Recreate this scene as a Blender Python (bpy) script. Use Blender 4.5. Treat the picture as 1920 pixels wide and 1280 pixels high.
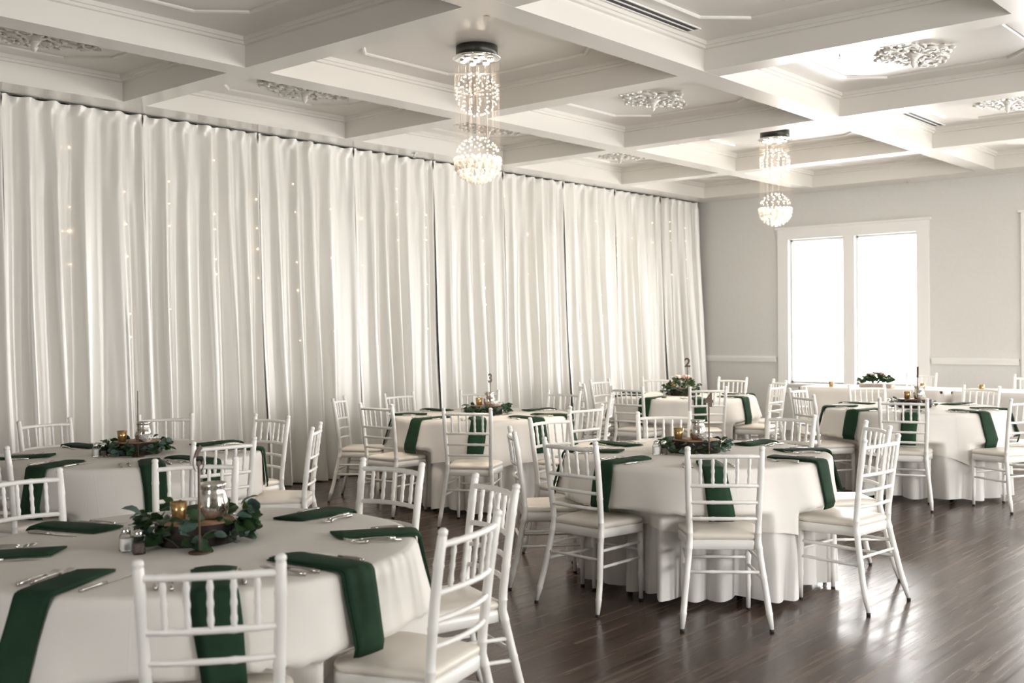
import bpy, math, random
from mathutils import Vector, Matrix, noise
random.seed(7)
sc = bpy.context.scene
for o in list(bpy.data.objects): bpy.data.objects.remove(o)
COL = sc.collection
PI = math.pi
R = math.radians

# ------------------------------------------------------------ camera
F_PX, YAW, PITCH, ROLL, CX, CZ = 2014.14, .7119, -.0118, -.0096, 6.559, 1.5253
fw = Vector((-math.sin(YAW)*math.cos(PITCH), math.cos(YAW)*math.cos(PITCH), math.sin(PITCH)))
rt = Vector((math.cos(YAW), math.sin(YAW), 0)); up = rt.cross(fw)
rt, up = math.cos(ROLL)*rt + math.sin(ROLL)*up, -math.sin(ROLL)*rt + math.cos(ROLL)*up
cam = bpy.data.objects.new('camera', bpy.data.cameras.new('camera')); COL.objects.link(cam)
M = Matrix((rt, up, -fw)).transposed().to_4x4(); M.translation = (CX, 0, CZ); cam.matrix_world = M
cam.data.sensor_width = 36; cam.data.lens = F_PX/1920*36; cam.data.clip_start = .05; cam.data.clip_end = 200
cam.data.dof.use_dof = True; cam.data.dof.focus_distance = 6.3; cam.data.dof.aperture_fstop = 3.2
sc.camera = cam

# ------------------------------------------------------------ world, exposure
w = bpy.data.worlds.new('world'); sc.world = w; w.use_nodes = True
bg = w.node_tree.nodes['Background']; bg.inputs[0].default_value = (1.0, .985, .96, 1); bg.inputs[1].default_value = 16.5
vs = sc.view_settings; vs.view_transform = 'Standard'; vs.look = 'None'; vs.gamma = 1; vs.use_curve_mapping = False; vs.exposure = 0.5
sc.cycles.use_denoising = True
sc.cycles.max_bounces = 10; sc.cycles.diffuse_bounces = 6; sc.cycles.glossy_bounces = 4; sc.cycles.transparent_max_bounces = 12
sc.cycles.sample_clamp_indirect = 8
sc.cycles.caustics_reflective = False; sc.cycles.caustics_refractive = False
WLY = 14.606; LX = -2.55; RX = 9.3; FY = -3.6; HB = 3.4494; HP = 3.66
def portal(name, loc, rot, sx, sy):
    l = bpy.data.lights.new(name, 'AREA'); l.shape = 'RECTANGLE'; l.size = sx; l.size_y = sy; l.cycles.is_portal = True
    o = bpy.data.objects.new(name, l); COL.objects.link(o); o.location = loc; o.rotation_euler = rot
WZ0, WZ1 = .69, 2.79
BACKW = [(-.66, 1.21), (2.71, 4.58), (6.08, 7.95)]            # openings in the back wall
LEFTW = []                                                      # the wall behind the curtains is solid
RIGHTW = [(3.2, 5.1), (7.1, 9.0), (11.0, 12.9)]    # openings in the right wall (out of the picture)
FRONT_FILL = [(4.9, 6.1)]                                           # unseen window added behind the camera to brighten the foreground
for a, b in FRONT_FILL: portal('window_light', ((a+b)/2, FY-.16, (WZ0+WZ1)/2), (PI/2, 0, 0), b-a, WZ1-WZ0)  # daylight through the added fill window
for a, b in BACKW: portal('window_light', ((a+b)/2, WLY+.16, (WZ0+WZ1)/2), (-PI/2, 0, 0), b-a, WZ1-WZ0)
for a, b in LEFTW: portal('window_light', (LX-.16, (a+b)/2, (WZ0+WZ1)/2), (0, -PI/2, 0), WZ1-WZ0, b-a)
for a, b in RIGHTW: portal('window_light', (RX+.16, (a+b)/2, (WZ0+WZ1)/2), (0, PI/2, 0), WZ1-WZ0, b-a)

# ------------------------------------------------------------ materials
def mat(name, col, rough=.6, metal=0, spec=.5, **k):
    m = bpy.data.materials.new(name); m.use_nodes = True
    b = m.node_tree.nodes['Principled BSDF']
    b.inputs['Base Color'].default_value = (*col, 1); b.inputs['Roughness'].default_value = rough
    b.inputs['Metallic'].default_value = metal; b.inputs['Specular IOR Level'].default_value = spec
    for n, v in k.items(): b.inputs[n.replace('_', ' ')].default_value = v
    return m
def nd(m, t, **k):
    n = m.node_tree.nodes.new(t)
    for a, v in k.items(): setattr(n, a, v)
    return n
def mottled(m, c1, c2, scale=8, detail=4, stretch=(1, 1, 1), bump=0, bscale=None, lo=.35, hi=.65):
    nt = m.node_tree; b = nt.nodes['Principled BSDF']
    tc = nd(m, 'ShaderNodeTexCoord'); mp = nd(m, 'ShaderNodeMapping'); mp.inputs['Scale'].default_value = stretch
    nz = nd(m, 'ShaderNodeTexNoise'); nz.inputs['Scale'].default_value = scale; nz.inputs['Detail'].default_value = detail
    cr = nd(m, 'ShaderNodeValToRGB'); cr.color_ramp.elements[0].position = lo; cr.color_ramp.elements[1].position = hi
    cr.color_ramp.elements[0].color = (*c1, 1); cr.color_ramp.elements[1].color = (*c2, 1)
    L = nt.links.new
    L(tc.outputs['Object'], mp.inputs[0]); L(mp.outputs[0], nz.inputs['Vector']); L(nz.outputs['Fac'], cr.inputs[0]); L(cr.outputs[0], b.inputs['Base Color'])
    if bump:
        n2 = nd(m, 'ShaderNodeTexNoise'); n2.inputs['Scale'].default_value = bscale or scale*4; L(mp.outputs[0], n2.inputs['Vector'])
        bp = nd(m, 'ShaderNodeBump'); bp.inputs['Strength'].default_value = bump; bp.inputs['Distance'].default_value = .003
        L(n2.outputs['Fac'], bp.inputs['Height']); L(bp.outputs[0], b.inputs['Normal'])
    return m
def translucent(m, col, fac):
    nt = m.node_tree; b = nt.nodes['Principled BSDF']; out = nt.nodes['Material Output']
    t = nd(m, 'ShaderNodeBsdfTranslucent'); t.inputs[0].default_value = (*col, 1)
    mx = nd(m, 'ShaderNodeMixShader'); mx.inputs[0].default_value = fac
    nt.links.new(b.outputs[0], mx.inputs[1]); nt.links.new(t.outputs[0], mx.inputs[2]); nt.links.new(mx.outputs[0], out.inputs[0])
    return m
def paneglass(name):
    m = bpy.data.materials.new(name); m.use_nodes = True; nt = m.node_tree; nt.nodes.remove(nt.nodes['Principled BSDF'])
    t = nd(m, 'ShaderNodeBsdfTransparent'); g = nd(m, 'ShaderNodeBsdfGlossy'); g.inputs['Roughness'].default_value = .02
    f = nd(m, 'ShaderNodeFresnel'); f.inputs[0].default_value = 1.25; mx = nd(m, 'ShaderNodeMixShader'); L = nt.links.new
    L(f.outputs[0], mx.inputs[0]); L(t.outputs[0], mx.inputs[1]); L(g.outputs[0], mx.inputs[2]); L(mx.outputs[0], nt.nodes['Material Output'].inputs[0])
    return m
def emis(name, col, s):
    m = mat(name, (0, 0, 0)); b = m.node_tree.nodes['Principled BSDF']
    b.inputs['Emission Color'].default_value = (*col, 1); b.inputs['Emission Strength'].default_value = s
    return m
m_wall = mottled(mat('greige_wall_paint', (.66, .65, .63), .6), (.65, .64, .615), (.67, .66, .635), 30, bump=.15, bscale=120)
m_ceil = mat('ceiling_paint', (.72, .695, .65), .27, spec=.5)
m_beam = mat('beam_paint', (.72, .695, .65), .25, spec=.5)
m_trim = mat('white_trim_paint', (.82, .81, .79), .35)
m_chair = mat('white_chair_paint', (.80, .79, .76), .28, spec=.5)
m_cush = mottled(mat('cream_vinyl', (.76, .71, .64), .33, spec=.5), (.74, .69, .62), (.78, .73, .66), 12)
m_black = mat('black_rubber', (.02, .02, .02), .6)
m_cloth = translucent(mottled(mat('white_linen', (.84, .81, .76), .85, spec=.2), (.82, .79, .74), (.86, .83, .79), 3, bump=.12, bscale=260), (.8, .77, .7), .12)
def creases(m):
    nt = m.node_tree; b = nt.nodes['Principled BSDF']; L = nt.links.new; tc = nd(m, 'ShaderNodeTexCoord')
    br = nd(m, 'ShaderNodeTexBrick'); br.offset = 0; br.inputs['Scale'].default_value = 1; br.inputs['Brick Width'].default_value = .56; br.inputs['Row Height'].default_value = .56
    br.inputs['Mortar Size'].default_value = .004; br.inputs['Mortar Smooth'].default_value = 1; L(tc.outputs['Object'], br.inputs['Vector'])
    old = [n for n in nt.nodes if n.type == 'BUMP'][0]; bp = nd(m, 'ShaderNodeBump'); bp.inputs['Strength'].default_value = .2; bp.inputs['Distance'].default_value = .003
    L(br.outputs['Fac'], bp.inputs['Height']); L(old.outputs[0], bp.inputs['Normal']); L(bp.outputs[0], b.inputs['Normal'])
creases(m_cloth)
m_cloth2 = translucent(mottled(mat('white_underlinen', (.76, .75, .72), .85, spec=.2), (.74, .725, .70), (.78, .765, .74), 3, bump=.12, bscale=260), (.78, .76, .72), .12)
m_curt = mottled(mat('curtain_satin', (.84, .82, .78), .34, spec=1.0, IOR=1.65), (.70, .68, .635), (.74, .72, .675), 2, stretch=(1, 1, .2), bump=.05, bscale=180)
m_nap = mottled(mat('green_linen', (.02, .09, .05), .8, spec=.2), (.011, .034, .017), (.019, .052, .026), 6, bump=.1, bscale=400)
m_steel = mat('stainless_steel', (.62, .60, .57), .22, 1)
m_chrome = mat('chrome', (.75, .75, .74), .08, 1)
m_dark = mat('dark_metal', (.045, .045, .04), .35, .6)
m_glass = paneglass('window_glass')
m_bark = mottled(mat('dark_bark', (.03, .02, .015), .85), (.006, .004, .004), (.028, .017, .013), 25, stretch=(1, 1, .4), bump=.8, bscale=60)
m_wood = mottled(mat('cut_wood', (.30, .17, .09), .6), (.20, .10, .055), (.36, .21, .12), 14, stretch=(1, 1, 1))
m_stick = mottled(mat('walnut_ply', (.13, .07, .035), .6), (.055, .028, .014), (.095, .052, .028), 20)
m_leaf = translucent(mottled(mat('dark_green_leaf', (.02, .06, .03), .45), (.010, .030, .012), (.024, .065, .022), 20), (.08, .16, .04), .2)
m_leaf2 = mottled(mat('grey_green_leaf', (.08, .15, .12), .55), (.035, .075, .058), (.075, .13, .105), 20)
m_stem = mat('plant_stem', (.05, .06, .03), .6)
m_merc = mottled(mat('mercury_glass', (.7, .66, .6), .16, .9), (.30, .26, .21), (.80, .77, .72), 26, detail=6, lo=.38, hi=.55)
m_gold = mottled(mat('gold_mercury_glass', (.5, .3, .1), .22, .75), (.20, .10, .03), (.62, .42, .18), 40, detail=6, stretch=(1, 1, .15))
m_sglass = paneglass('clear_glass')
m_cryst = mat('lead_crystal', (.95, .94, .92), .08, spec=.9, Transmission_Weight=.35, IOR=1.5)
m_bead = translucent(mat('crystal_bead', (1, .98, .94), .12, spec=1.0, Coat_Weight=1.0), (1, .98, .94), .5)
m_salt = mat('salt', (.85, .84, .82), .9)
m_pepper = mottled(mat('pepper', (.10, .07, .05), .9), (.05, .035, .03), (.16, .12, .10), 300)
m_pink = mat('pink_rose_petal', (.62, .34, .26), .6)
m_white = mat('white_rose_petal', (.85, .82, .76), .6)
m_lamp = emis('lamp_lens', (1, .86, .68), 60)
m_fairy = emis('fairy_bulb', (1, .62, .34), 7)
m_wire = mat('copper_wire', (.55, .46, .40), .5, 0)
m_plaster = mottled(mat('gloss_plaster', (.72, .70, .66), .18), (.66, .63, .58), (.76, .74, .70), 10)

m_floor = mat('plank_floor', (.1, .08, .07), .3, spec=.5)
def floor_nodes(m):
    nt = m.node_tree; b = nt.nodes['Principled BSDF']; L = nt.links.new
    tc = nd(m, 'ShaderNodeTexCoord'); mp = nd(m, 'ShaderNodeMapping'); mp.inputs['Rotation'].default_value = (0, 0, PI/2)
    L(tc.outputs['Object'], mp.inputs[0])
    br = nd(m, 'ShaderNodeTexBrick'); br.offset = .37; br.inputs['Scale'].default_value = 1; br.inputs['Brick Width'].default_value = 1.22; br.inputs['Row Height'].default_value = .15
    br.inputs['Mortar Size'].default_value = .0012; br.inputs['Bias'].default_value = 0
    br.inputs['Color1'].default_value = (0, 0, 0, 1); br.inputs['Color2'].default_value = (1, 1, 1, 1); br.inputs['Mortar'].default_value = (0, 0, 0, 1)
    L(mp.outputs[0], br.inputs['Vector'])
    m2 = nd(m, 'ShaderNodeMapping'); m2.inputs['Scale'].default_value = (26, .55, 1); L(tc.outputs['Object'], m2.inputs[0])
    n1 = nd(m, 'ShaderNodeTexNoise'); n1.inputs['Scale'].default_value = 1.0; n1.inputs['Detail'].default_value = 6; n1.inputs['Roughness'].default_value = .6
    ad = nd(m, 'ShaderNodeVectorMath', operation='MULTIPLY_ADD'); ad.inputs[1].default_value = (9, 9, 9)
    L(br.outputs['Color'], ad.inputs[0]); L(m2.outputs[0], ad.inputs[2]); L(ad.outputs[0], n1.inputs['Vector'])
    cr = nd(m, 'ShaderNodeValToRGB'); e = cr.color_ramp.elements
    e[0].position = .3; e[0].color = (.032, .020, .015, 1); e[1].position = .72; e[1].color = (.155, .108, .084, 1)
    x = e.new(.52); x.color = (.080, .052, .040, 1)
    L(n1.outputs['Fac'], cr.inputs[0])
    hm = nd(m, 'ShaderNodeMix', data_type='RGBA', blend_type='MULTIPLY'); hm.inputs[0].default_value = .45
    L(cr.outputs[0], hm.inputs[6])
    c2 = nd(m, 'ShaderNodeValToRGB'); c2.color_ramp.elements[0].color = (.55, .55, .55, 1); c2.color_ramp.elements[1].color = (1.25, 1.25, 1.25, 1)
    L(br.outputs['Color'], c2.inputs[0]); L(c2.outputs[0], hm.inputs[7])
    gp = nd(m, 'ShaderNodeMix', data_type='RGBA', blend_type='MIX'); L(br.outputs['Fac'], gp.inputs[0]); L(hm.outputs[2], gp.inputs[6]); gp.inputs[7].default_value = (.01, .008, .007, 1)
    L(gp.outputs[2], b.inputs['Base Color'])
    mr = nd(m, 'ShaderNodeMapRange'); mr.inputs[1].default_value = .3; mr.inputs[2].default_value = .7; mr.inputs[3].default_value = .18; mr.inputs[4].default_value = .32
    L(n1.outputs['Fac'], mr.inputs[0]); L(mr.outputs[0], b.inputs['Roughness'])
    bp = nd(m, 'ShaderNodeBump'); bp.inputs['Strength'].default_value = .15; bp.inputs['Distance'].default_value = .001
    L(n1.outputs['Fac'], bp.inputs['Height']); L(bp.outputs[0], b.inputs['Normal'])
floor_nodes(m_floor)

# ------------------------------------------------------------ mesh helpers
class MB:
    def __init__(s): s.v = []; s.f = []; s.sm = []
    def add(s, vs_, fs_, smooth=True):
        n = len(s.v); s.v += [tuple(v) for v in vs_]; s.f += [tuple(i+n for i in f) for f in fs_]; s.sm += [smooth]*len(fs_)
    def box(s, x0, x1, y0, y1, z0, z1):
        s.add([(x, y, z) for z in (z0, z1) for y in (y0, y1) for x in (x0, x1)],
              [(0, 2, 3, 1), (4, 5, 7, 6), (0, 1, 5, 4), (2, 6, 7, 3), (0, 4, 6, 2), (1, 3, 7, 5)], False); return s
    def lathe(s, prof, seg=24, c=(0, 0, 0), cap=True, jitter=None, M=None):
        vs_ = []
        for k, (r, z) in enumerate(prof):
            for i in range(seg):
                a = 2*PI*i/seg; rr = r*(1+(jitter(a, z) if jitter else 0))
                v = Vector((rr*math.cos(a), rr*math.sin(a), z))
                if M: v = M @ v
                vs_.append((v.x+c[0], v.y+c[1], v.z+c[2]))
        fs = []
        for k in range(len(prof)-1):
            for i in range(seg):
                j = (i+1) % seg; fs.append((k*seg+i, k*seg+j, (k+1)*seg+j, (k+1)*seg+i))
        if cap:
            fs.append(tuple(range(seg-1, -1, -1))); fs.append(tuple((len(prof)-1)*seg+i for i in range(seg)))
        s.add(vs_, fs); return s
    def tube(s, pts, rad, seg=8, cap=True, squash=1):
        pts = [Vector(p) for p in pts]; n = len(pts)
        rads = rad if isinstance(rad, (list, tuple)) else [rad]*n
        vs_ = []; ref = None
        for i, p in enumerate(pts):
            t = (pts[min(i+1, n-1)]-pts[max(i-1, 0)]).normalized()
            if ref is None: ref = Vector((1, 0, 0)) if abs(t.x) < .9 else Vector((0, 1, 0))
            u = (ref - t*ref.dot(t)).normalized(); w_ = t.cross(u); ref = u
            for k in range(seg):
                a = 2*PI*k/seg; vs_.append(p+rads[i]*(math.cos(a)*u*squash+math.sin(a)*w_))
        fs = [(i*seg+k, i*seg+(k+1) % seg, (i+1)*seg+(k+1) % seg, (i+1)*seg+k) for i in range(n-1) for k in range(seg)]
        if cap: fs += [tuple(range(seg-1, -1, -1)), tuple((n-1)*seg+k for k in range(seg))]
        s.add(vs_, fs); return s
    def ball(s, c, r, seg=8, rings=5, sq=(1, 1, 1), M=None):
        vs_ = [(0, 0, -1)]; fs = []
        for i in range(1, rings):
            th = PI*i/rings
            for k in range(seg): vs_.append((math.sin(th)*math.cos(2*PI*k/seg), math.sin(th)*math.sin(2*PI*k/seg), -math.cos(th)))
        vs_.append((0, 0, 1)); e = len(vs_)-1
        for k in range(seg):
            j = (k+1) % seg; fs.append((0, 1+j, 1+k)); fs.append((e, e-seg+k, e-seg+j))
            for i in range(rings-2): fs.append((1+i*seg+k, 1+i*seg+j, 1+(i+1)*seg+j, 1+(i+1)*seg+k))
        out = []
        for v in vs_:
            q = Vector((v[0]*sq[0]*r, v[1]*sq[1]*r, v[2]*sq[2]*r))
            if M: q = M @ q
            out.append((q.x+c[0], q.y+c[1], q.z+c[2]))
        s.add(out, fs); return s
    def grid(s, nu, nv, fn, closeu=False):
        vs_ = [fn(i, j) for j in range(nv) for i in range(nu)]
        fs = []
        for j in range(nv-1):
            for i in range(nu if closeu else nu-1):
                k = (i+1) % nu; fs.append((j*nu+i, j*nu+k, (j+1)*nu+k, (j+1)*nu+i))
        s.add(vs_, fs); return s
    def build(s, name, m, parent=None, loc=None):
        me = bpy.data.meshes.new(name); me.from_pydata(s.v, [], s.f); me.polygons.foreach_set('use_smooth', s.sm)
        me.materials.append(m); me.update()
        o = bpy.data.objects.new(name, me); COL.objects.link(o)
        if parent: o.parent = parent
        if loc: o.location = loc
        return o
def tag(o, label, cat, group=None, kind=None):
    if label: o['label'] = label
    if cat: o['category'] = cat
    if group: o['group'] = group
    if kind: o['kind'] = kind
    return o
def empty(name, loc=(0, 0, 0), rz=0):
    o = bpy.data.objects.new(name, None); COL.objects.link(o); o.location = loc; o.rotation_euler = (0, 0, rz); o.empty_display_size = .1
    return o
def struct(o, label=None):
    o['kind'] = 'structure'
    if label: o['label'] = label
    return o
def kids(o): return list(o.children)
def dup(o, parent=None):
    c = o.copy(); COL.objects.link(c)
    if parent: c.parent = parent
    for ch in kids(o): dup(ch, c)
    return c
KIDS = {}
bpy.context.view_layer.update()

# ------------------------------------------------------------ room
fl = MB(); fl.box(LX-.2, RX+.2, FY-.2, WLY+.2, -.1, 0); struct(fl.build('floor', m_floor), 'dark brown wood plank floor')
ce = MB(); ce.box(LX-.2, RX+.2, FY-.2, WLY+.2, HP, HP+.15); struct(ce.build('ceiling', m_ceil), 'off-white coffered ceiling panels')
def wall_holes(name, axis, a0, a1, t0, t1, holes):
    b = MB(); es = [a0]
    for h in holes: es += list(h)
    es.append(a1)
    def bx(p, q, z0, z1):
        if q-p < 1e-4: return
        if axis == 'x': b.box(p, q, t0, t1, z0, z1)
        else: b.box(t0, t1, p, q, z0, z1)
    for k in range(0, len(es), 2): bx(es[k], es[k+1], 0, HP)
    for (p, q) in holes: bx(p, q, 0, WZ0); bx(p, q, WZ1, HP)
    return struct(b.build(name, m_wall))
wall_holes('wall_back', 'x', LX, RX, WLY, WLY+.14, BACKW)['label'] = 'greige back wall with the tall double window'
wall_holes('wall_left', 'y', FY, WLY+.14, LX-.14, LX, LEFTW)['label'] = 'wall behind the curtains'
wall_holes('wall_right', 'y', FY, WLY+.14, RX, RX+.14, RIGHTW)
wall_holes('wall_front', 'x', LX-.14, RX+.14, FY-.14, FY, FRONT_FILL)
# windows
def window(n, axis, a, b_, t, inward, label=None, cut=1e9):
    root = empty('window_%d' % n); struct(root, label)
    sgn = inward
    def bx(m_, p, q, d0, d1, z0, z1):
        lo, hi = sorted((t+sgn*d0, t+sgn*d1))
        if axis == 'x': m_.box(p, q, lo, hi, z0, z1)
        else: m_.box(lo, hi, p, q, z0, z1)
    c = MB(); CW = .17
    bx(c, a-CW, a, 0, .03, WZ0-.1, WZ1); bx(c, b_, b_+CW, 0, .03, WZ0-.1, WZ1)
    bx(c, a-CW, b_+CW, 0, .035, WZ1, WZ1+.15); bx(c, a-CW-.03, b_+CW+.03, 0, .06, WZ1+.15, WZ1+.18)
    bx(c, a-CW, b_+CW, 0, .032, WZ0-.14, WZ0-.03)
    c.build('window_casing', m_trim, root)
    s_ = MB(); bx(s_, a-CW-.02, b_+CW+.02, -.1, .07, WZ0-.03, WZ0); s_.build('window_sill', m_trim, root)
    mid = (a+b_)/2 - .02; f = MB()
    bx(f, mid-.085, mid+.085, -.12, .02, WZ0, WZ1)
    for (p, q) in ((a, mid-.085), (mid+.085, b_)):
        bx(f, p, p+.025, -.14, -.06, WZ0, WZ1); bx(f, q-.025, q, -.14, -.06, WZ0, WZ1)
        bx(f, p, q, -.14, -.06, WZ0, WZ0+.03); bx(f, p, q, -.14, -.06, WZ1-.03, WZ1)
    f.build('window_frame', m_trim, root)
    for (p, q) in ((a, mid-.085), (mid+.085, b_)):
        g = MB(); bx(g, p+.02, q-.02, -.105, -.1, WZ0+.02, WZ1-.02); g.build('pane', m_glass, root)
n = 1
for a, b_ in BACKW: window(n, 'x', a, b_, WLY, -1, 'tall white framed double window in the back wall, blown out by daylight' if n == 1 else None); n += 1
for a, b_ in LEFTW: window(n, 'y', a, b_, LX, 1); n += 1
for a, b_ in RIGHTW: window(n, 'y', a, b_, RX, -1); n += 1
for a, b_ in FRONT_FILL: window(n, 'x', a, b_, FY, 1); n += 1  # added window, never in view, there for foreground fill light
# chair rails & skirting on the back wall
tn = 1
def trim(mb, m_=None, label=None):
    global tn
    o = struct(mb.build('trim_%d' % tn, m_ or m_trim), label); tn += 1; return o
for (p, q) in ((LX, -.86), (1.41, 2.51), (4.78, 5.88), (8.15, RX)):
    r_ = MB(); r_.box(p, q, WLY-.028, WLY, 1.0, 1.085); r_.box(p, q, WLY-.045, WLY, 1.045, 1.07); trim(r_, label='white chair rail on the back wall')
b = MB(); b.box(LX, RX, WLY-.018, WLY, 0, .14); struct(b.build('baseboard_back', m_trim))
b = MB(); b.box(RX-.018, RX, FY, WLY-.02, 0, .14); struct(b.build('baseboard_right', m_trim))
# ceiling beams
XB = [(LX, -1.76), (-.27, -.0415), (2.14, 2.367), (4.55, 4.776), (6.96, 7.185), (RX-.25, RX)]
YB = [(FY, FY+.3)]+[(4.698-.0+2.4084*k, 4.698+.215+2.4084*k) for k in (-3, -2, -1, 0, 1, 2, 3)]+[(14.07, WLY)]
for k, (p, q) in enumerate(XB):
    b = MB(); b.box(p, q, FY, WLY, HB, HP+.01); trim(b, m_beam, 'ceiling beam running along the room')
for k, (p, q) in enumerate(YB):
    b = MB()
    for i in range(len(XB)-1): b.box(XB[i][1]+.0005, XB[i+1][0]-.0005, p, q, HB+.0005, HP+.01)
    trim(b, m_beam, 'ceiling beam running across the room')
def ringframe(b, x0, x1, y0, y1, wd, z0, z1):
    b.box(x0, x1, y0, y0+wd, z0, z1); b.box(x0, x1, y1-wd, y1, z0, z1); b.box(x0, x0+wd, y0+wd, y1-wd, z0, z1); b.box(x1-wd, x1, y0+wd, y1-wd, z0, z1)
cells = {}
for i in range(len(XB)-1):
    for j in range(len(YB)-1):
        x0, x1, y0, y1 = XB[i][1], XB[i+1][0], YB[j][1], YB[j+1][0]
        cells[(i, j)] = (x0, x1, y0, y1)
        b = MB(); ringframe(b, x0, x1, y0, y1, .055, HP-.03, HP); ringframe(b, x0, x1, y0, y1, .035, HP-.05, HP-.03)
        trim(b, m_beam, 'stepped crown moulding inside a ceiling coffer')
        if j < 3 and i > 2: continue
        ix = .34 if x1-x0 > 2 else .26; iy = .38; cl = .26
        X0, X1, Y0, Y1 = x0+ix, x1-ix, y0+iy, y1-iy
        P = [(X0+cl, Y0), (X1-cl, Y0), (X1, Y0+cl), (X1, Y1-cl), (X1-cl, Y1), (X0+cl, Y1), (X0, Y1-cl), (X0, Y0+cl)]
        prof = [(-.016, 0), (-.014, -.010), (-.006, -.018), (.006, -.018), (.014, -.008), (.016, 0)]
        cxm, cym = (X0+X1)/2, (Y0+Y1)/2
        def oct_pt(k, s_):
            pr, cu, nx = Vector(P[(k-1) % 8]), Vector(P[k]), Vector(P[(k+1) % 8])
            d1 = (cu-pr).normalized(); d2 = (nx-cu).normalized(); n1 = Vector((d1.y, -d1.x)); n2 = Vector((d2.y, -d2.x)); nn = (n1+n2).normalized()
            return cu+nn*s_/max(.3, nn.dot(n1))
        b = MB(); vs_ = []
        for k in range(8):
            for (s_, z) in prof: q = oct_pt(k, s_); vs_.append((q.x, q.y, HP+z))
        fs = [(k*6+t, k*6+t+1, ((k+1) % 8)*6+t+1, ((k+1) % 8)*6+t) for k in range(8) for t in range(5)]
        b.add(vs_, fs, False); trim(b, m_ceil, 'octagonal moulding on a ceiling panel')

# ------------------------------------------------------------ curtains
SEAM = [1.35, 2.6, 3.84, 5.07, 6.29, 7.5, 8.68, 9.88, 11.07, 12.23, 13.38, 14.45]
CLAB = ['white curtain panel beyond the left edge of the photo', 'white curtain panel left of the leftmost one in view',
        'white curtain panel at the left edge, behind the two leftmost chairs', 'white curtain panel behind the gold votive and number stick of the left table',
        'white curtain panel between the left table and the side-on chair', 'white curtain panel behind the side-on chair left of table number 3',
        'white curtain panel behind the centrepiece of table number 3, below the near chandelier', 'white curtain panel right of the near chandelier',
        'brightly backlit white curtain panel behind table number 3 right chairs', 'brightest backlit white curtain panel behind the left chairs of table number 2',
        'white curtain panel behind the number 2 stick', ]
def curtain(k):
    y0, y1 = SEAM[k], SEAM[k+1]; rg = random.Random(k*13+5)
    nf = 6 if k % 2 else 5; NU = 132; NV = 26; Wd = y1-y0
    cs = [0]
    for i in range(nf): cs.append(cs[-1]+rg.uniform(.75, 1.3))
    cs = [c/cs[-1] for c in cs]
    drift = [rg.uniform(-.05, .05) for _ in range(nf+1)]; drift[0] = -.004; drift[-1] = .012
    amp = [rg.uniform(.7, 1.35) for _ in range(nf)]; ex = [rg.uniform(.9, 2.0) for _ in range(nf)]
    last = (k == len(SEAM)-2)
    def fn(i, j):
        u = i/(NU-1); h = j/(NV-1); z = 3.405*(1-h)+.012*h
        if j <= 3: z = 3.436 - [0, .035, .075, .115][j]
        hh = (3.425-z)/3.4
        e = [c+d*hh for c, d in zip(cs, drift)]
        q = 0
        while q < nf-1 and u > cs[q+1]: q += 1
        t = (u-cs[q])/(cs[q+1]-cs[q]); yy = e[q]+(e[q+1]-e[q])*t
        A = (.045+.075*hh*amp[q])
        x = A*(.5+.5*math.cos(2*PI*t))**(.75+.35*ex[q])    # a narrow rounded ridge towards the room between broad hollows
        x += .13*A*math.sin(4*PI*t+q*1.7)*math.sin(PI*t)**2
        x += .018*math.sin(2*PI*t*1.0+q)*hh + .012*hh*math.sin(5*hh+q*2+k)
        if j <= 4: x += .006*math.sin(23*u*PI+j*1.7)+.004*math.sin(61*u+j)
        x += .10*hh**2*(.6+.1*math.sin(k))
        y = y0+Wd*yy + .01*math.sin(9*hh+q)*hh
        if u > .985: x -= .012*(u-.985)/.015; y += .006*(u-.985)/.015
        if last: y += .12*hh*u
        return (-2.13+x, y, z + (.006*math.sin(40*u) if j == 0 else 0))
    b = MB(); b.grid(NU, NV, fn); o = b.build('curtain', m_curt)
    tag(o, CLAB[k], 'curtain', 'white curtain panels along the left wall'); return fn
CFN = [curtain(k) for k in range(len(SEAM)-1)]
b = MB(); b.box(-2.17, -2.10, 1.3, 14.5, HB-.010, HB-.001)
tag(b.build('curtain_track', m_dark), 'dark curtain track under the ceiling beam above the white curtains', 'curtain track')
# fairy lights behind / in front of the curtain folds
fl_root = empty('fairy_lights', (-2.05, 9, HB-.03)); tag(fl_root, 'strings of tiny warm fairy lights hanging down the white curtains', 'fairy lights')
rg = random.Random(3); ys = 3.95
for k in range(22):
    ys += .46
    pi_ = max(i for i in range(len(SEAM)-1) if SEAM[i] <= min(ys, 14.3)); bx_ = MB(); wm = MB(); pts = []
    zz = 3.2-rg.uniform(0, .5)
    f_ = CFN[pi_]; u = (ys-SEAM[pi_])/(SEAM[pi_+1]-SEAM[pi_])
    def surf(z):
        j = min(25, max(0, (3.405-z)/3.393*25)); i = min(131, max(0, u*131)); j0 = int(j); i0 = int(round(i))
        a = f_(i0, j0); c = f_(i0, min(25, j0+1)); t = j-j0
        return Vector(a)*(1-t)+Vector(c)*t
    bs = []
    while zz > .85:
        s_ = surf(zz); bs.append((s_.x+.012, s_.y, zz)); zz -= rg.choice([.14, .2, .28, .28, .5, .75])
    wire = MB(); pp = []
    for z in [3.38-.17*i for i in range(int((3.38-bs[-1][2])/.17)+2)]:
        s_ = surf(z); pp.append((s_.x+.004, s_.y+.002, z))
    L0 = Vector(fl_root.location)
    wire.tube([Vector(p)-L0 for p in pp], .0007, 4); st = wire.build('string', mat('string_wire', (.75, .72, .68), .5) if k == 0 else bpy.data.materials['string_wire'], fl_root)
    for p_ in bs[:5 if k % 2 else 4]:
        q = MB(); q.ball(Vector(p_)-L0, rg.choice([.004, .005, .0065]), 6, 4); q.build('bulb', m_fairy, st)

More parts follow.
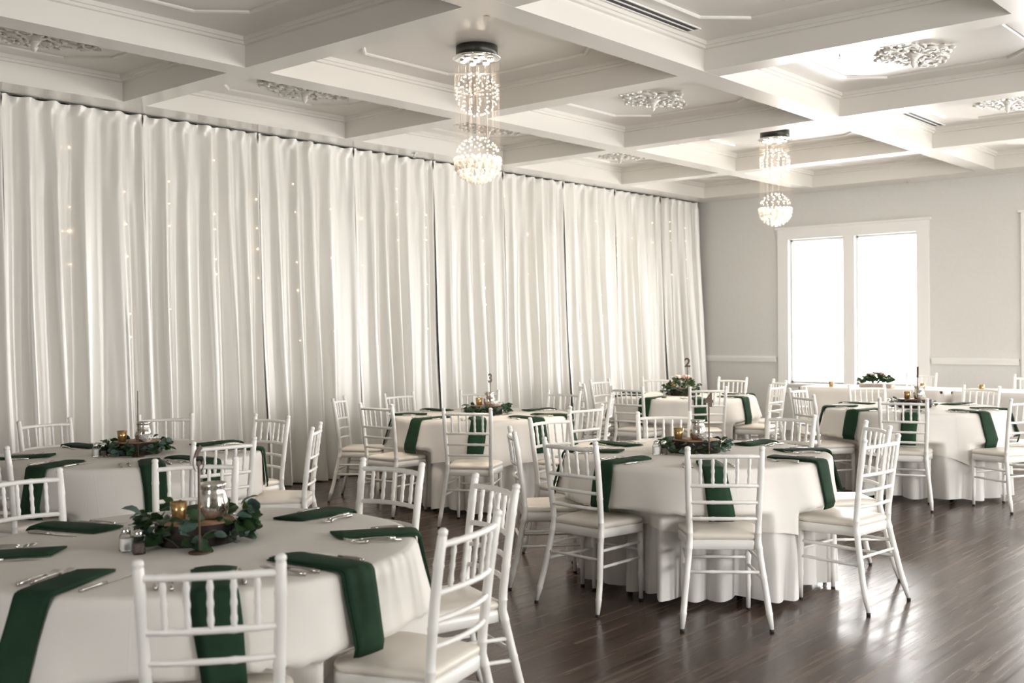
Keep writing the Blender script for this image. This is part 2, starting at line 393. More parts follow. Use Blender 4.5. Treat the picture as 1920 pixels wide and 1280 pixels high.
# ------------------------------------------------------------ chiavari chair (origin on the floor under the seat, faces +Y)
def ringed(p0, p1, r, rings, ends=None, seg=8, taper=1, n=1, rb=1.28):
    """a bamboo-turned rod: base radius r with raised rings at the given fractions"""
    p0, p1 = Vector(p0), Vector(p1); L_ = (p1-p0).length; ts = [0, 1]
    for g in rings: ts += [g-.012/L_*1.2, g-.004/L_, g+.004/L_, g+.012/L_*1.2]
    ts = sorted(t for t in ts if 0 <= t <= 1); pts = []; rr = []
    for t in ts:
        pts.append(p0.lerp(p1, t)); base = r*(1+(taper-1)*t)
        on = any(abs(t-g) < .006/L_ for g in rings); rr.append(base*(rb if on else 1))
    return pts, rr
def make_chair():
    root = empty('chiavari_chair')
    tag(root, 'x', 'chair')
    # seat frame: rounded trapezoid apron
    def outline(sc_, n=6):
        P = []
        w1, w0, yf, yb = .205, .172, .185, -.185
        def arc(cx, cy, r, a0, a1, m):
            for i in range(m+1):
                a = R(a0+(a1-a0)*i/m); P.append(((cx+r*math.cos(a))*sc_, (cy+r*math.sin(a))*sc_))
        arc(w1-.07, yf-.07, .07, 0, 90, n); arc(-w1+.07, yf-.07, .07, 90, 180, n)
        arc(-w0+.03, yb+.03, .03, 180, 270, n); arc(w0-.03, yb+.03, .03, 270, 360, n)
        return P
    def slab(mb, rows):
        vs_ = []; 
        for (s_, z) in rows: vs_ += [(x, y, z) for x, y in outline(s_)]
        m = len(outline(1)); fs = [(k*m+i, k*m+(i+1) % m, (k+1)*m+(i+1) % m, (k+1)*m+i) for k in range(len(rows)-1) for i in range(m)]
        fs += [tuple(range(m-1, -1, -1)), tuple((len(rows)-1)*m+i for i in range(m))]; mb.add(vs_, fs)
    a = MB(); slab(a, [(.97, .392), (1, .396), (1.0, .437), (.97, .442)]); fr = a.build('seat_frame', m_chair, root)
    a = MB(); slab(a, [(.93, .442), (.985, .447), (1.0, .456), (1.0, .461), (.985, .469), (.90, .477), (.6, .482), (.2, .484)]); a.build('seat_cushion', m_cush, root)
    # rear posts, each running from the foot to the top
    for s_ in (-1, 1):
        keys = [(.222, -.275, .012), (.205, -.235, .16), (.180, -.195, .36), (.172, -.180, .44), (.173, -.184, .52), (.180, -.205, .70), (.185, -.236, .922)]
        pts = []; rr = []
        for i in range(len(keys)-1):
            A, B_ = Vector(keys[i]), Vector(keys[i+1]); A.x *= s_; B_.x *= s_
            for t in (0, .45, .5, .55): pts.append(A.lerp(B_, t)); rr.append(.0165 if t in (0,) or t != .5 else .0185)
            if i == 0: rr[-4] = .0105
            if i == 2: rr[-4:] = [.0165, .017, .019, .018]
        pts.append(Vector((s_*keys[-1][0], keys[-1][1], keys[-1][2]-.022))); rr.append(.0150)
        pts.append(pts[-1]+Vector((0, -.001, .004))); rr.append(.0125)
        pts.append(pts[-1]+Vector((0, -.001, .005))); rr.append(.0160)
        pts.append(pts[-1]+Vector((0, -.001, .010))); rr.append(.0150)
        pts.append(pts[-1]+Vector((0, 0, .006))); rr.append(.0085)
        a = MB(); a.tube(pts, rr, 10); o = a.build('back_post', m_chair, root)
        c = MB(); c.tube([(s_*.2225, -.276, 0), (s_*.222, -.275, .014)], .0115, 8); c.build('foot_cap', m_black, o)
        # front legs
        pts, rr = ringed((s_*.172, .158, .395), (s_*.172, .160, .010), .0165, [.25, .30, .62, .67], seg=10, taper=.72, rb=1.13)
        a = MB(); a.tube(pts, rr, 10); o = a.build('front_leg', m_chair, root)
        c = MB(); c.tube([(s_*.172, .160, 0), (s_*.172, .160, .012)], .0128, 8); c.build('foot_cap', m_black, o)
    # back rails bowed a little to the rear
    def post_at(z):
        keys = [(.172, -.180, .44), (.173, -.184, .52), (.180, -.205, .70), (.185, -.232, .905)]
        for i in range(3):
            if keys[i][2] <= z <= keys[i+1][2]+1e-6:
                t = (z-keys[i][2])/(keys[i+1][2]-keys[i][2]); return [keys[i][q]+(keys[i+1][q]-keys[i][q])*t for q in (0, 1)]
        return keys[-1][:2]
    def rail_pt(z, u): 
        x, y = post_at(z); return Vector((x*u, y-.030*(1-u*u), z+.004*(1-u*u)))
    for z, r_ in ((.872, .0112), (.722, .0105), (.636, .0095), (.552, .0095)):
        pts = []; rr = []
        for i in range(25):
            u = -1+2*i/24; pts.append(rail_pt(z, u)); rr.append(r_*(1.18 if i in (4, 8, 16, 20) else 1))
        a = MB(); a.tube(pts, rr, 8); a.build('back_rail', m_chair, root)
    for u in (-.667, -.333, 0, .333, .667):
        pts, rr = ringed(rail_pt(.722, u), rail_pt(.872, u), .0078, [.2, .5, .8], rb=1.25)
        a = MB(); a.tube(pts, rr, 8); a.build('spindle', m_chair, root)
    def st(p, q, r_=.0085):
        pts, rr = ringed(p, q, r_, [.33, .66], rb=1.2); a = MB(); a.tube(pts, rr, 8); a.build('stretcher', m_chair, root)
    for s_ in (-1, 1):
        st((s_*.172, .158, .33), (s_*.184, -.200, .33)); st((s_*.172, .159, .245), (s_*.192, -.215, .245))
    st((-.172, .158, .285), (.172, .158, .285)); st((-.187, -.208, .285), (.187, -.208, .285))
    return root
# ------------------------------------------------------------ tables, seats
TAB = {
 'six': dict(c=(3.17, 2.17), name='the nearest table, number 6', ch={
   'front': ((4.07, 1.64), 51), 'front right': ((4.23, 2.49), 105), 'right': ((3.68, 3.22), 158), 'rear right': ((2.89, 3.39), 4), 'rear': ((2.06, 2.89), 53), 'rear left': ((1.90, 2.12), 92)},
   set=[(-67, 'front left'), (-29, 'front'), (5, 'front right'), (51, 'right'), (98, 'rear right'), (146, 'rear'), (-166, 'rear left'), (-122, 'left')]),
 'five': dict(c=(.33, 3.55), name='the left curtain-side table', ch={
   'front right': ((1.40, 3.50), 83), 'right': ((1.09, 4.40), 133), 'rear right': ((.19, 4.72), 2), 'rear': ((-.55, 4.32), 58), 'rear left': ((-.85, 3.56), 92), 'front left': ((.58, 2.52), 109-90)},
   set=[(-69, 'front left'), (-22, 'front'), (3, 'front right'), (52, 'right'), (92, 'rear right'), (140, 'rear'), (180, 'rear left'), (-118, 'left')]),
 'three': dict(c=(.08, 7.10), name='table number 3', ch={
   'front': ((.92, 6.00), 30), 'front left': ((-.07, 5.96), 2), 'left': ((-.99, 6.34), 124), 'rear left': ((-1.03, 7.12), 90), 'rear': ((-.63, 7.83), 40), 'rear right': ((.14, 8.20), 3), 'right': ((.84, 8.00), 125), 'front right': ((1.49, 6.76), 84)},
   set=[(-92, 'front left'), (-50, 'front'), (-12, 'front right'), (20, 'right'), (78, 'rear right'), (131, 'rear'), (175, 'rear left'), (-136, 'left')]),
 'four': dict(c=(3.15, 5.65), name='table number 4', ch={
   'front': ((3.84, 4.78), 37), 'front left': ((2.98, 4.62), -4), 'left': ((2.32, 4.91), -45), 'rear left': ((1.93, 5.76), 82), 'rear': ((2.36, 6.52), 39), 'rear right': ((3.18, 6.85), -8), 'right': ((3.94, 6.47), -46), 'front right': ((4.27, 5.71), 84)},
   set=[(-52, 'front'), (-98, 'front left'), (-146, 'left'), (174, 'rear left'), (133, 'rear'), (84, 'rear right'), (43, 'right'), (1, 'front right')]),
 'two': dict(c=(.17, 10.30), name='the far table, number 2', ch={
   'front': None, 'front right': None, 'right': None, 'rear right': None, 'rear': None, 'rear left': None, 'left': None, 'front left': None},
   ph=[(-45, 'front'), (3, 'front right'), (48, 'right'), (90, 'rear right'), (137, 'rear'), (180, 'rear left'), (225, 'left'), (272, 'front left')],
   set=[(-87, 'front left'), (-45, 'front'), (-2, 'front right'), (44, 'right'), (90, 'rear right'), (136, 'rear'), (180, 'rear left'), (-130, 'left')]),
 'one': dict(c=(2.90, 9.90), name='the far right table', ch={},
   ph=[(-74, 'front'), (-26, 'front right'), (22, 'right'), (77, 'rear right'), (134, 'rear'), (182, 'left rear'), (235, 'left front')],
   set=[(-109, 'front left'), (-72, 'front'), (-25, 'front right'), (14, 'right'), (72, 'rear right'), (118, 'rear'), (165, 'rear left'), (-150, 'left')]),
}
for T in TAB.values():
    if 'ph' in T:
        T['ch'] = {}
        for a, s_ in T['ph']:
            rr = 1.25 if (a == -26) else 1.13
            T['ch'][s_] = ((T['c'][0]+rr*math.cos(R(a)), T['c'][1]+rr*math.sin(R(a))), a+90)
proto = make_chair(); bpy.context.view_layer.update(); used = [False]
def place_chair(mid, line, centre, label, group):
    """mid = point between the two post tops, line = direction of the back in degrees"""
    o = proto if not used[0] else dup(proto); used[0] = True
    d = Vector((math.cos(R(line+90)), math.sin(R(line+90)))); c = Vector(centre)-Vector(mid)
    if d.dot(c) < 0: d = -d
    o.rotation_euler = (0, 0, math.atan2(d.y, d.x)-PI/2)
    o.location = (mid[0]+d.x*.235, mid[1]+d.y*.235, 0)
    o['label'] = label; o['group'] = group
    return d
CHL = {
 ('six', 'front'): 'white chiavari chair nearest the camera, its back in front of table number 6',
}
for key, T in TAB.items():
    T['dent'] = []
    for s_, (mid, line) in T['ch'].items():
        lab = CHL.get((key, s_), 'white chiavari chair at the %s of %s' % (s_, T['name']))
        d = place_chair(mid, line, T['c'], lab, 'white chiavari chairs around the round tables')
        T['dent'].append((Vector((mid[0]+d.x*.235-T['c'][0], mid[1]+d.y*.235-T['c'][1])), d))
    # how far the cloth can hang out in each direction before it meets a seat
    raw = []
    for k in range(360):
        u = Vector((math.cos(R(k)), math.sin(R(k)))); lim = 9.0
        for (sc_c, d) in T['dent']:
            e = Vector((-d.y, d.x)); r_ = .45
            while r_ < .95:
                q = u*r_-sc_c; a_, b_ = abs(q.dot(d)), abs(q.dot(e))
                if a_ < .195 and b_ < .215 and not (a_ > .14 and b_ > .16 and math.hypot(a_-.14, b_-.16) > .065): lim = min(lim, r_); break
                r_ += .01
        raw.append(lim)
    T['lim'] = [min(raw[(k+q) % 360]-.012+.016*abs(q) for q in range(-24, 25)) for k in range(360)]
for mid, line, l in (((1.62, 13.62), 0, 'white chiavari chair behind the long head table, right of the double window'), ((2.90, 13.66), 0, 'white chiavari chair behind the long head table at the right edge of the photo')):
    place_chair(mid, line, (mid[0], mid[1]-1), l, 'white chairs behind the head tables')

# round tables with two layers of cloth
def angdiff(a, b_): return (a-b_+PI) % (2*PI)-PI
def cloth_R(T, th, t, seed):
    """radius of the outer cloth at drop t"""
    g = .5+.5*math.cos(7*th+seed*1.7+.5*math.sin(2*th+seed))
    g2 = .5+.5*math.cos(13*th+seed*2.3+.8*math.sin(3*th))
    r = .797+.03*t+t*(.20*g**2.2+.11*g2**1.5)
    kk = math.degrees(th) % 360; k0 = int(kk); lim = T['lim'][k0 % 360]*(1-kk+k0)+T['lim'][(k0+1) % 360]*(kk-k0)
    if lim < r:
        k = max(0, min(1, (t-.235)/.035)); k = k*k*(3-2*k); r = r+(lim-r)*k
    return r
def make_table(key, seed):
    T = TAB[key]; c = T['c']; nm = T['name']
    root = empty('round_table', (c[0], c[1], 0)); tag(root, 'round folding table hidden under the cloths of %s' % nm, 'table', 'round banquet tables')
    b = MB(); b.lathe([(.75, .728), (.765, .733), (.765, .752), (.76, .756)], 64); b.build('tabletop', m_stick, root)
    for k in range(4):
        a = PI/4+k*PI/2+.3; b = MB(); b.tube([(.42*math.cos(a), .42*math.sin(a), .73), (.46*math.cos(a), .46*math.sin(a), 0)], .017, 8); b.build('leg', m_black, root)
    NT = 300
    NR = [0.0, .25, .5, .70, .765, .782, .790]
    def cloth(name, m_, off, hem, under, label, grp):
        rows = []
        zt = .7615 if under else .7665
        ND = 30 if under else 18
        def fn(i, j):
            th = 2*PI*i/NT
            if j < len(NR):
                r = NR[j]+(0 if j < 5 else 0)*1; rr = max(.001, r*(1.0 if under else 1.004)); z = zt
                if j == 5: z = zt-.004
                if j == 6: z = zt-.011
                if j in (2, 3): z += .0012*math.sin(5*th+seed)+.001*math.sin(11*th) if not under else 0
                return (rr*math.cos(th), rr*math.sin(th), z)
            h = hem(th); t = .014+(h-.014)*((j-len(NR)+1)/ND)
            r = cloth_R(T, th, min(t, .44) if under else t, seed)
            if under:
                fl_ = abs(math.sin(12*th+1.2*math.sin(3*th+seed)+seed)); q = min(1, t/.7)
                r = r-.008-.07*q**1.3*(1-fl_)+ (.03*q*fl_ if t > .45 else .03*q*fl_*max(0, (t-.38)/.07) if t > .38 else 0)
                r += .02*max(0, t-.44)
            return (r*math.cos(th), r*math.sin(th), zt-t)
        b = MB(); b.grid(NT, len(NR)+ND, fn, True)
        o = b.build(name, m_, None, (c[0], c[1], 0)); tag(o, label, 'tablecloth', grp); return o
    ph = seed*.9
    def hem_top(th):
        q = abs(math.sin(3.5*th+ph)); return .335+.105*(1-q)**1.5+.015*math.sin(5*th+seed)
    def hem_un(th): return .722+.012*math.sin(9*th+seed)
    T['hem'] = hem_top
    cloth('floor_length_tablecloth', m_cloth2, 0, hem_un, True, 'white floor-length undercloth draped on %s' % nm, 'white floor-length cloths')
    cloth('tablecloth', m_cloth, .01, hem_top, False, 'white top cloth with short scalloped hem over %s' % nm, 'white short top cloths')

# ---- place settings
def napkin(key, seed, adeg, seat, rg):
    T = TAB[key]; c = T['c']; a0 = R(adeg)
    rin = .47+rg.uniform(-.02, .03); hang = .25+rg.uniform(-.03, .03); wd = .134; skew = rg.uniform(-.12, .12); tilt = rg.uniform(-.12, .12)
    path = []  # (radius, z)
    for k in range(9): path.append((rin+(.783-rin)*k/8, .7705))
    def Rz(t): return max(cloth_R(T, a0+d/.8, t, seed) for d in (-.08, -.05, -.02, 0, .02, .05, .08))
    path += [(.797, .767), (.803, .759)]
    pr_ = .803
    for k in range(1, 9):
        t = .014+hang*k/8; rr = max(Rz(t), Rz(.014))+.004
        pr_ = max(pr_-.01, rr); path.append((pr_, .7665-t))
    n_ = len(path); NW = 7; th = .0075
    nrm = []
    for k in range(n_):
        p, q = path[max(0, k-1)], path[min(n_-1, k+1)]; d = Vector((q[0]-p[0], q[1]-p[1])).normalized(); nrm.append(Vector((-d.y, d.x)))
    fw_, lf = Vector((math.cos(a0), math.sin(a0))), Vector((-math.sin(a0), math.cos(a0)))
    ph = rg.uniform(0, 6)
    def layer(b, off, t0, wsc, lat, kmax):
        vs_ = []
        ks = kmax
        for side in (0, 1):
            for k in range(ks):
                r_, z = path[k]; s = k/(n_-1)
                for i in range(NW):
                    u = -1+2*i/(NW-1); puff = (1-u*u)*(.004 if k < 9 else .0025)*(1+.6*math.sin(k*.9+ph))
                    o_ = off+(t0+puff if side else 0); 
                    rad = r_+nrm[k].x*o_; zz = z+nrm[k].y*o_
                    lt = lat+u*wd/2*wsc*(1+.06*math.sin(k*.5+ph)) + (tilt*(.78-rad) if k < 9 else skew*(.765-z))
                    rad2 = rad+(.02*u*math.sin(ph) if k == 0 else 0)
                    q = fw_*rad2+lf*lt; vs_.append((q.x, q.y, zz))
        m = ks*NW; fs = []
        for k in range(ks-1):
            for i in range(NW-1):
                a_ = k*NW+i; fs.append((a_, a_+NW, a_+NW+1, a_+1)); a_ += m; fs.append((a_, a_+1, a_+NW+1, a_+NW))
        for k in range(ks-1):
            for i in (0, NW-1):
                a_ = k*NW+i; fs.append((a_, a_+m, a_+m+NW, a_+NW) if i == 0 else (a_, a_+NW, a_+m+NW, a_+m))
        for i in range(NW-1):
            for k in (0, ks-1):
                a_ = k*NW+i; fs.append((a_, a_+1, a_+1+m, a_+m) if k == 0 else (a_, a_+m, a_+m+1, a_+1))
        b.add(vs_, fs)
    b = MB(); layer(b, 0, .0035, 1, 0, n_); layer(b, .005, .0035, .93, rg.choice([-.006, .006]), n_-(1 if rg.random() < .5 else 0))
    o = b.build('napkin', m_nap, None, (c[0], c[1], 0))
    tag(o, 'folded green napkin hanging off the %s edge of %s' % (seat, T['name']), 'napkin', 'green napkins on the round tables')
def make_fork():
    b = MB(); pts = [(0, y, z) for y, z in ((-.095, .004), (-.06, .006), (-.02, .008), (.015, .007), (.035, .003))]
    b.tube(pts, [.006, .0055, .003, .0025, .006], 8, squash=1.0)
    vs_ = []
    b.box(-.011, .011, .03, .05, .002, .004)
    for k in range(4): x = -.0098+k*.0065; b.tube([(x, .048, .003), (x, .07, .005), (x, .092, .010)], [.0014, .0013, .0007], 5)
    return b.build('fork', m_steel)
def make_knife():
    b = MB(); b.tube([(0, -.115, .004), (0, -.10, .005), (0, -.04, .005), (0, 0, .004)], [.005, .007, .0055, .004], 8)
    vs_ = [(-.004, 0, .001), (.005, 0, .001), (-.006, .06, .001), (.007, .06, .001), (-.006, .10, .001), (.002, .118, .001)]
    b.add(vs_+[(x, y, .0028) for x, y, z in vs_], [(0, 1, 3, 2), (2, 3, 5, 4), (6, 8, 9, 7), (8, 10, 11, 9), (0, 6, 7, 1), (1, 7, 9, 3), (3, 9, 11, 5), (5, 11, 10, 4), (4, 10, 8, 2), (2, 8, 6, 0)], False)
    return b.build('knife', m_steel)
fork0, knife0 = make_fork(), make_knife(); first = {'f': True, 'k': True}
def cutlery(key, adeg, seat, rg):
    T = TAB[key]; c = T['c']; a0 = R(adeg); fw_, lf = Vector((math.cos(a0), math.sin(a0))), Vector((-math.sin(a0), math.cos(a0)))
    for q, (lat, kind, word) in enumerate(((-.105, 'f', 'inner'), (-.145, 'f', 'outer'), (.105, 'k', ''))):
        src = fork0 if kind == 'f' else knife0
        o = src if first[kind] else src.copy()
        if not first[kind]: COL.objects.link(o)
        first[kind] = False
        lat += rg.uniform(-.008, .008); rad = .62+rg.uniform(-.03, .02)
        p = Vector(c)+fw_*rad+lf*lat; o.location = (p.x, p.y, .7685)
        o.rotation_euler = (0, 0, a0+PI/2+rg.uniform(-.12, .12))
        if kind == 'f': tag(o, 'steel %s fork at the %s place of %s' % (word, seat, T['name']), 'fork', 'steel forks at the place settings')
        else: tag(o, 'steel knife at the %s place of %s' % (seat, T['name']), 'knife', 'steel knives at the place settings')
for i, key in enumerate(TAB):
    make_table(key, i+1); rg = random.Random(i*31+2)
    for a, s_ in TAB[key]['set']:
        napkin(key, i+1, a, s_, rg); cutlery(key, a, s_, rg)

# ------------------------------------------------------------ centrepieces
ZT = .7685
def leafmesh(b, p, d, nrm_, L_, W_, fold=.25):
    d = Vector(d).normalized(); nrm_ = Vector(nrm_); nrm_ = (nrm_-d*nrm_.dot(d)).normalized(); s_ = d.cross(nrm_); vs_ = []
    rows = [(0, .05), (.15, .55), (.4, .95), (.62, 1), (.85, .62), (1, .04)]
    for t, w_ in rows:
        for u in (-1, 0, 1):
            vs_.append(Vector(p)+d*L_*t+s_*u*W_/2*w_+nrm_*(L_*.12*math.sin(PI*t)+abs(u)*w_*W_*fold*.5))
    fs = [(k*3+i, k*3+i+1, (k+1)*3+i+1, (k+1)*3+i) for k in range(5) for i in (0, 1)]
    b.add(vs_, fs)
def garland(loc, r0, nleaf, label, seed, hmax=.10, grey=.4, dense=None, r_out=.075, big=1.0):
    rg = random.Random(seed); root = empty('eucalyptus_garland', loc); tag(root, label, 'garland', 'eucalyptus garlands')
    A, B_, S = MB(), MB(), MB()
    nst = 7
    for k in range(nst):
        a0 = 2*PI*k/nst+rg.uniform(-.2, .2); pts = []
        for q in range(7):
            a = a0+q*.17; rr = r0+.012+.010*math.sin(q*1.3+k)+.004*q; pts.append(Vector((rr*math.cos(a), rr*math.sin(a), .012+hmax*.45*math.sin(PI*q/6)*rg.uniform(.5, 1.1))))
        S.tube(pts, .0018, 5)
    for k in range(nleaf):
        a = rg.uniform(0, 2*PI) if dense is None else rg.gauss(dense[k % len(dense)], .38)
        h = rg.uniform(.010, hmax); rr = r0+rg.uniform(.004, r_out*.45)
        p = Vector((rr*math.cos(a), rr*math.sin(a), h)); da = a+rg.uniform(-1.5, 1.5)
        d = Vector((math.cos(da), math.sin(da), rg.uniform(-.35, .55))); L_ = rg.uniform(.032, .052)*big
        if p.z+d.normalized().z*L_ < .006: d.z = .1
        nn = Vector((math.cos(a)*rg.uniform(.2, 1), math.sin(a)*rg.uniform(.2, 1), rg.uniform(.3, 1)))
        leafmesh(B_ if rg.random() < grey else A, p, d, nn, L_, L_*rg.uniform(.55, .85))
    S.build('stem', m_stem, root); A.build('dark_leaves', m_leaf, root)['label'] = 'dark green leaves'; B_.build('grey_leaves', m_leaf2, root)['label'] = 'grey-green round leaves'
    return root
def slice_(loc, r_, h, label, seed):
    root = empty('wood_slice', loc, seed); tag(root, label, 'wood slice', 'wood slices on the tables')
    jit = lambda a, z: .04*math.sin(3*a+seed)+.02*math.sin(7*a+seed*2)+.008*math.sin(19*a)
    b = MB(); b.lathe([(r_*.97, 0), (r_, .006), (r_, h-.004), (r_*.985, h)], 60, jitter=jit); b.build('bark', m_bark, root)
    b = MB(); b.lathe([(r_*.965, h), (r_*.96, h+.0015)], 60, jitter=jit); b.build('cut_face', m_wood, root)
def jar(loc, label, s_=1.0):
    prof = [(.030, 0), (.043, .004), (.050, .03), (.049, .055), (.041, .082), (.037, .094), (.039, .105), (.045, .117), (.0435, .117), (.037, .105), (.034, .094), (.038, .08), (.045, .055), (.045, .03), (.03, .01), (.002, .008)]
    b = MB(); b.lathe([(r_*s_, z*s_) for r_, z in prof], 28, cap=False); o = b.build('candle_jar', m_merc, None, loc)
    tag(o, label, 'candle jar', 'silver mottled candle jars')
def votive(loc, label, grp, s_=1.0):
    prof = [(.020, 0), (.0235, .002), (.0265, .03), (.031, .066), (.029, .066), (.0245, .03), (.021, .006), (.001, .005)]
    b = MB(); b.lathe([(r_*s_, z*s_) for r_, z in prof], 32, cap=False, jitter=lambda a, z: .022*math.sin(16*a)); o = b.build('votive_holder', m_gold, None, loc)
    tag(o, label, 'votive', grp)
def crystal(loc, label):
    b = MB(); b.lathe([(.018, 0), (.026, .008), (.036, .02), (.039, .03), (.033, .045), (.029, .045), (.033, .03), (.02, .012), (.001, .01)], 20, cap=False, jitter=lambda a, z: .12*math.cos(10*a+z*160))
    for k in range(10):
        for q in range(2):
            a = 2*PI*(k+.5*q)/10; v = Vector((math.cos(a), math.sin(a), .25+.3*q)).normalized(); b.tube([Vector((.033*math.cos(a), .033*math.sin(a), .02+.012*q)), Vector((.033*math.cos(a), .033*math.sin(a), .02+.012*q))+v*.014], [.007, .0008], 5)
    o = b.build('crystal_votive', m_cryst, None, loc); tag(o, label, 'votive', 'cut glass votives')
def shaker(loc, rz, m_in, label, fill):
    root = empty('salt_shaker' if m_in is m_salt else 'pepper_shaker', loc, rz); tag(root, label, 'shaker', 'salt and pepper shakers')
    s_ = .0195
    def sq(b, rows):
        vs_ = []
        for w_, z in rows:
            c_ = w_*.35; 
            for x, y in ((w_, w_-c_), (w_-c_, w_), (-w_+c_, w_), (-w_, w_-c_), (-w_, -w_+c_), (-w_+c_, -w_), (w_-c_, -w_), (w_, -w_+c_)): vs_.append((x, y, z))
        fs = [(k*8+i, k*8+(i+1) % 8, (k+1)*8+(i+1) % 8, (k+1)*8+i) for k in range(len(rows)-1) for i in range(8)]
        fs += [tuple(range(7, -1, -1)), tuple((len(rows)-1)*8+i for i in range(8))]; b.add(vs_, fs, False)
    b = MB(); sq(b, [(s_, 0), (s_, .050), (s_*.8, .058), (s_*.78, .060)]); b.build('glass_body', m_sglass, root)
    b = MB(); sq(b, [(s_*.88, .004), (s_*.88, fill)]); b.build('contents', m_in, root)
    b = MB(); b.lathe([(.0155, .060), (.0165, .062), (.0165, .074), (.013, .080), (.006, .083)], 20); b.build('lid', m_chrome, root)
def numstick(loc, digit, ang, label, H_=.35, sz=.105):
    root = empty('table_number', loc, ang); tag(root, label, 'table number', 'wooden table numbers')
    b = MB(); b.lathe([(.038, 0), (.038, .004), (.036, .005)], 32); b.build('base', m_stick, root)
    b = MB(); b.box(-.0035, .0035, -.0025, .0025, .004, H_-sz*.66); b.build('stick', m_stick, root)
    cu = bpy.data.curves.new('digit_curve', 'FONT'); cu.body = digit; cu.size = sz*1.25; cu.extrude = .0022; cu.align_x = 'CENTER'; cu.offset = .0035
    to = bpy.data.objects.new('digit_tmp', cu); COL.objects.link(to); bpy.context.view_layer.update()
    me = bpy.data.meshes.new_from_object(to.evaluated_get(bpy.context.evaluated_depsgraph_get())); bpy.data.objects.remove(to)
    me.materials.clear(); me.materials.append(m_stick)
    xs = [v.co.x for v in me.vertices]; ysv = [v.co.y for v in me.vertices]; cx_ = (min(xs)+max(xs))/2; y0 = min(ysv); sc_ = (sz*.92)/(max(ysv)-y0)
    for v in me.vertices: v.co = Vector(((v.co.x-cx_)*sc_, -v.co.z, (v.co.y-y0)*sc_))
    o = bpy.data.objects.new('digit', me); COL.objects.link(o); o.parent = root; o.location = (0, 0, H_-sz*.92)
CAMV = lambda c: math.atan2(0-c[1], CX-c[0])     # direction from a table to the camera
def cpiece(key, digit, dig_ang, cfg):
    T = TAB[key]; c = Vector(T['c'])+Vector(cfg.get('off', (0, 0))); nm = T['name']; cv = CAMV(c)
    tw = Vector((math.cos(cv), math.sin(cv))); rtv = Vector((-tw.y, tw.x))   # towards the camera, to the right as seen
    def at(f_, r_, z=ZT): q = c+tw*f_+rtv*r_; return (q.x, q.y, z)
    sr, sh = cfg.get('r', .145), cfg.get('h', .075)
    slice_(at(0, 0), sr, sh, 'dark-barked wood slice in the middle of %s' % nm, len(key)+digit.count('x'))
    garland(at(0, 0), sr+.012, cfg.get('leaves', 70), 'green eucalyptus laid around the wood slice of %s' % nm, ord(digit), hmax=cfg.get('hm', .07), grey=cfg.get('grey', .35), dense=[x+cv for x in cfg['dense']] if 'dense' in cfg else None, big=cfg.get('big', 1))
    if cfg.get('jar', True): jar(at(-.02, cfg.get('jx', .03), ZT+sh+.002), 'silver mottled candle jar on the wood slice of %s' % nm, cfg.get('js', 1))
    votive(at(-.01, cfg.get('vx', -.075), ZT+sh+.002), 'gold ribbed votive on the wood slice of %s' % nm, 'gold votives')
    if cfg.get('cry', True): crystal(at(.075, cfg.get('cx', .06), ZT+sh+.002), 'sparkling cut glass votive on the wood slice of %s' % nm)
    sf, sx = cfg.get('stick', (.21, .04))
    numstick(at(sf, sx), digit, cv+PI/2+R(dig_ang), cfg.get('lab', 'wooden number %s on a stick on %s' % (digit, nm)), H_=cfg.get('H', .35), sz=cfg.get('sz', .09))
    px, py = cfg.get('shake', (.12, -.20))
    shaker(at(px, py), cv+.2, m_pepper, 'pepper shaker beside the wood slice of %s' % nm, .036)
    shaker(at(px-cfg.get('sd', .02), py-.045), cv+.35, m_salt, 'salt shaker beside the wood slice of %s' % nm, .045)
cpiece('six', '6', 52, dict(r=.14, h=.075, leaves=125, hm=.11, grey=.25, off=(-.02, .02), dense=[-1.2, -.8, 1.3, 1.6, .9, 1.1, 2.4, -2.5, .2, -1.5], stick=(.225, .01), shake=(.17, -.19), sd=.06, jx=.06, vx=-.06, cry=False, big=1.5, js=1.1, H=.37, sz=.10))
cpiece('five', '5', 90, dict(off=(.05, 0), big=1.2, leaves=170, stick=(.20, .01), shake=(.10, -.19), vx=-.085, jx=.04, lab='wooden number stick seen edge-on, on the left table by the curtain', H=.40))
cpiece('three', '3', 48, dict(off=(.05, 0), big=1.2, leaves=150, stick=(.20, .03), shake=(.08, -.16), vx=-.07, jx=.02, H=.37))
cpiece('four', '4', 28, dict(big=1.25, leaves=85, stick=(.20, .075), dense=[0, .5, 1.2, 1.6, -1.3, -1.6, 2.8], shake=(.14, -.19), sd=-.005, vx=-.105, jx=.01, cx=.055, H=.37))
cpiece('two', '2', 12, dict(sz=.11, leaves=110, jar=False, cry=False, stick=(.18, .06), shake=(.12, -.14), hm=.12, vx=-.1, H=.42, grey=.1, big=1.2))
cpiece('one', '1', 10, dict(leaves=50, stick=(.16, .03), shake=(.10, -.17), vx=-.06, jx=.04, H=.38, sz=.11, lab='wooden number 1 on a thin stick on the far right table'))
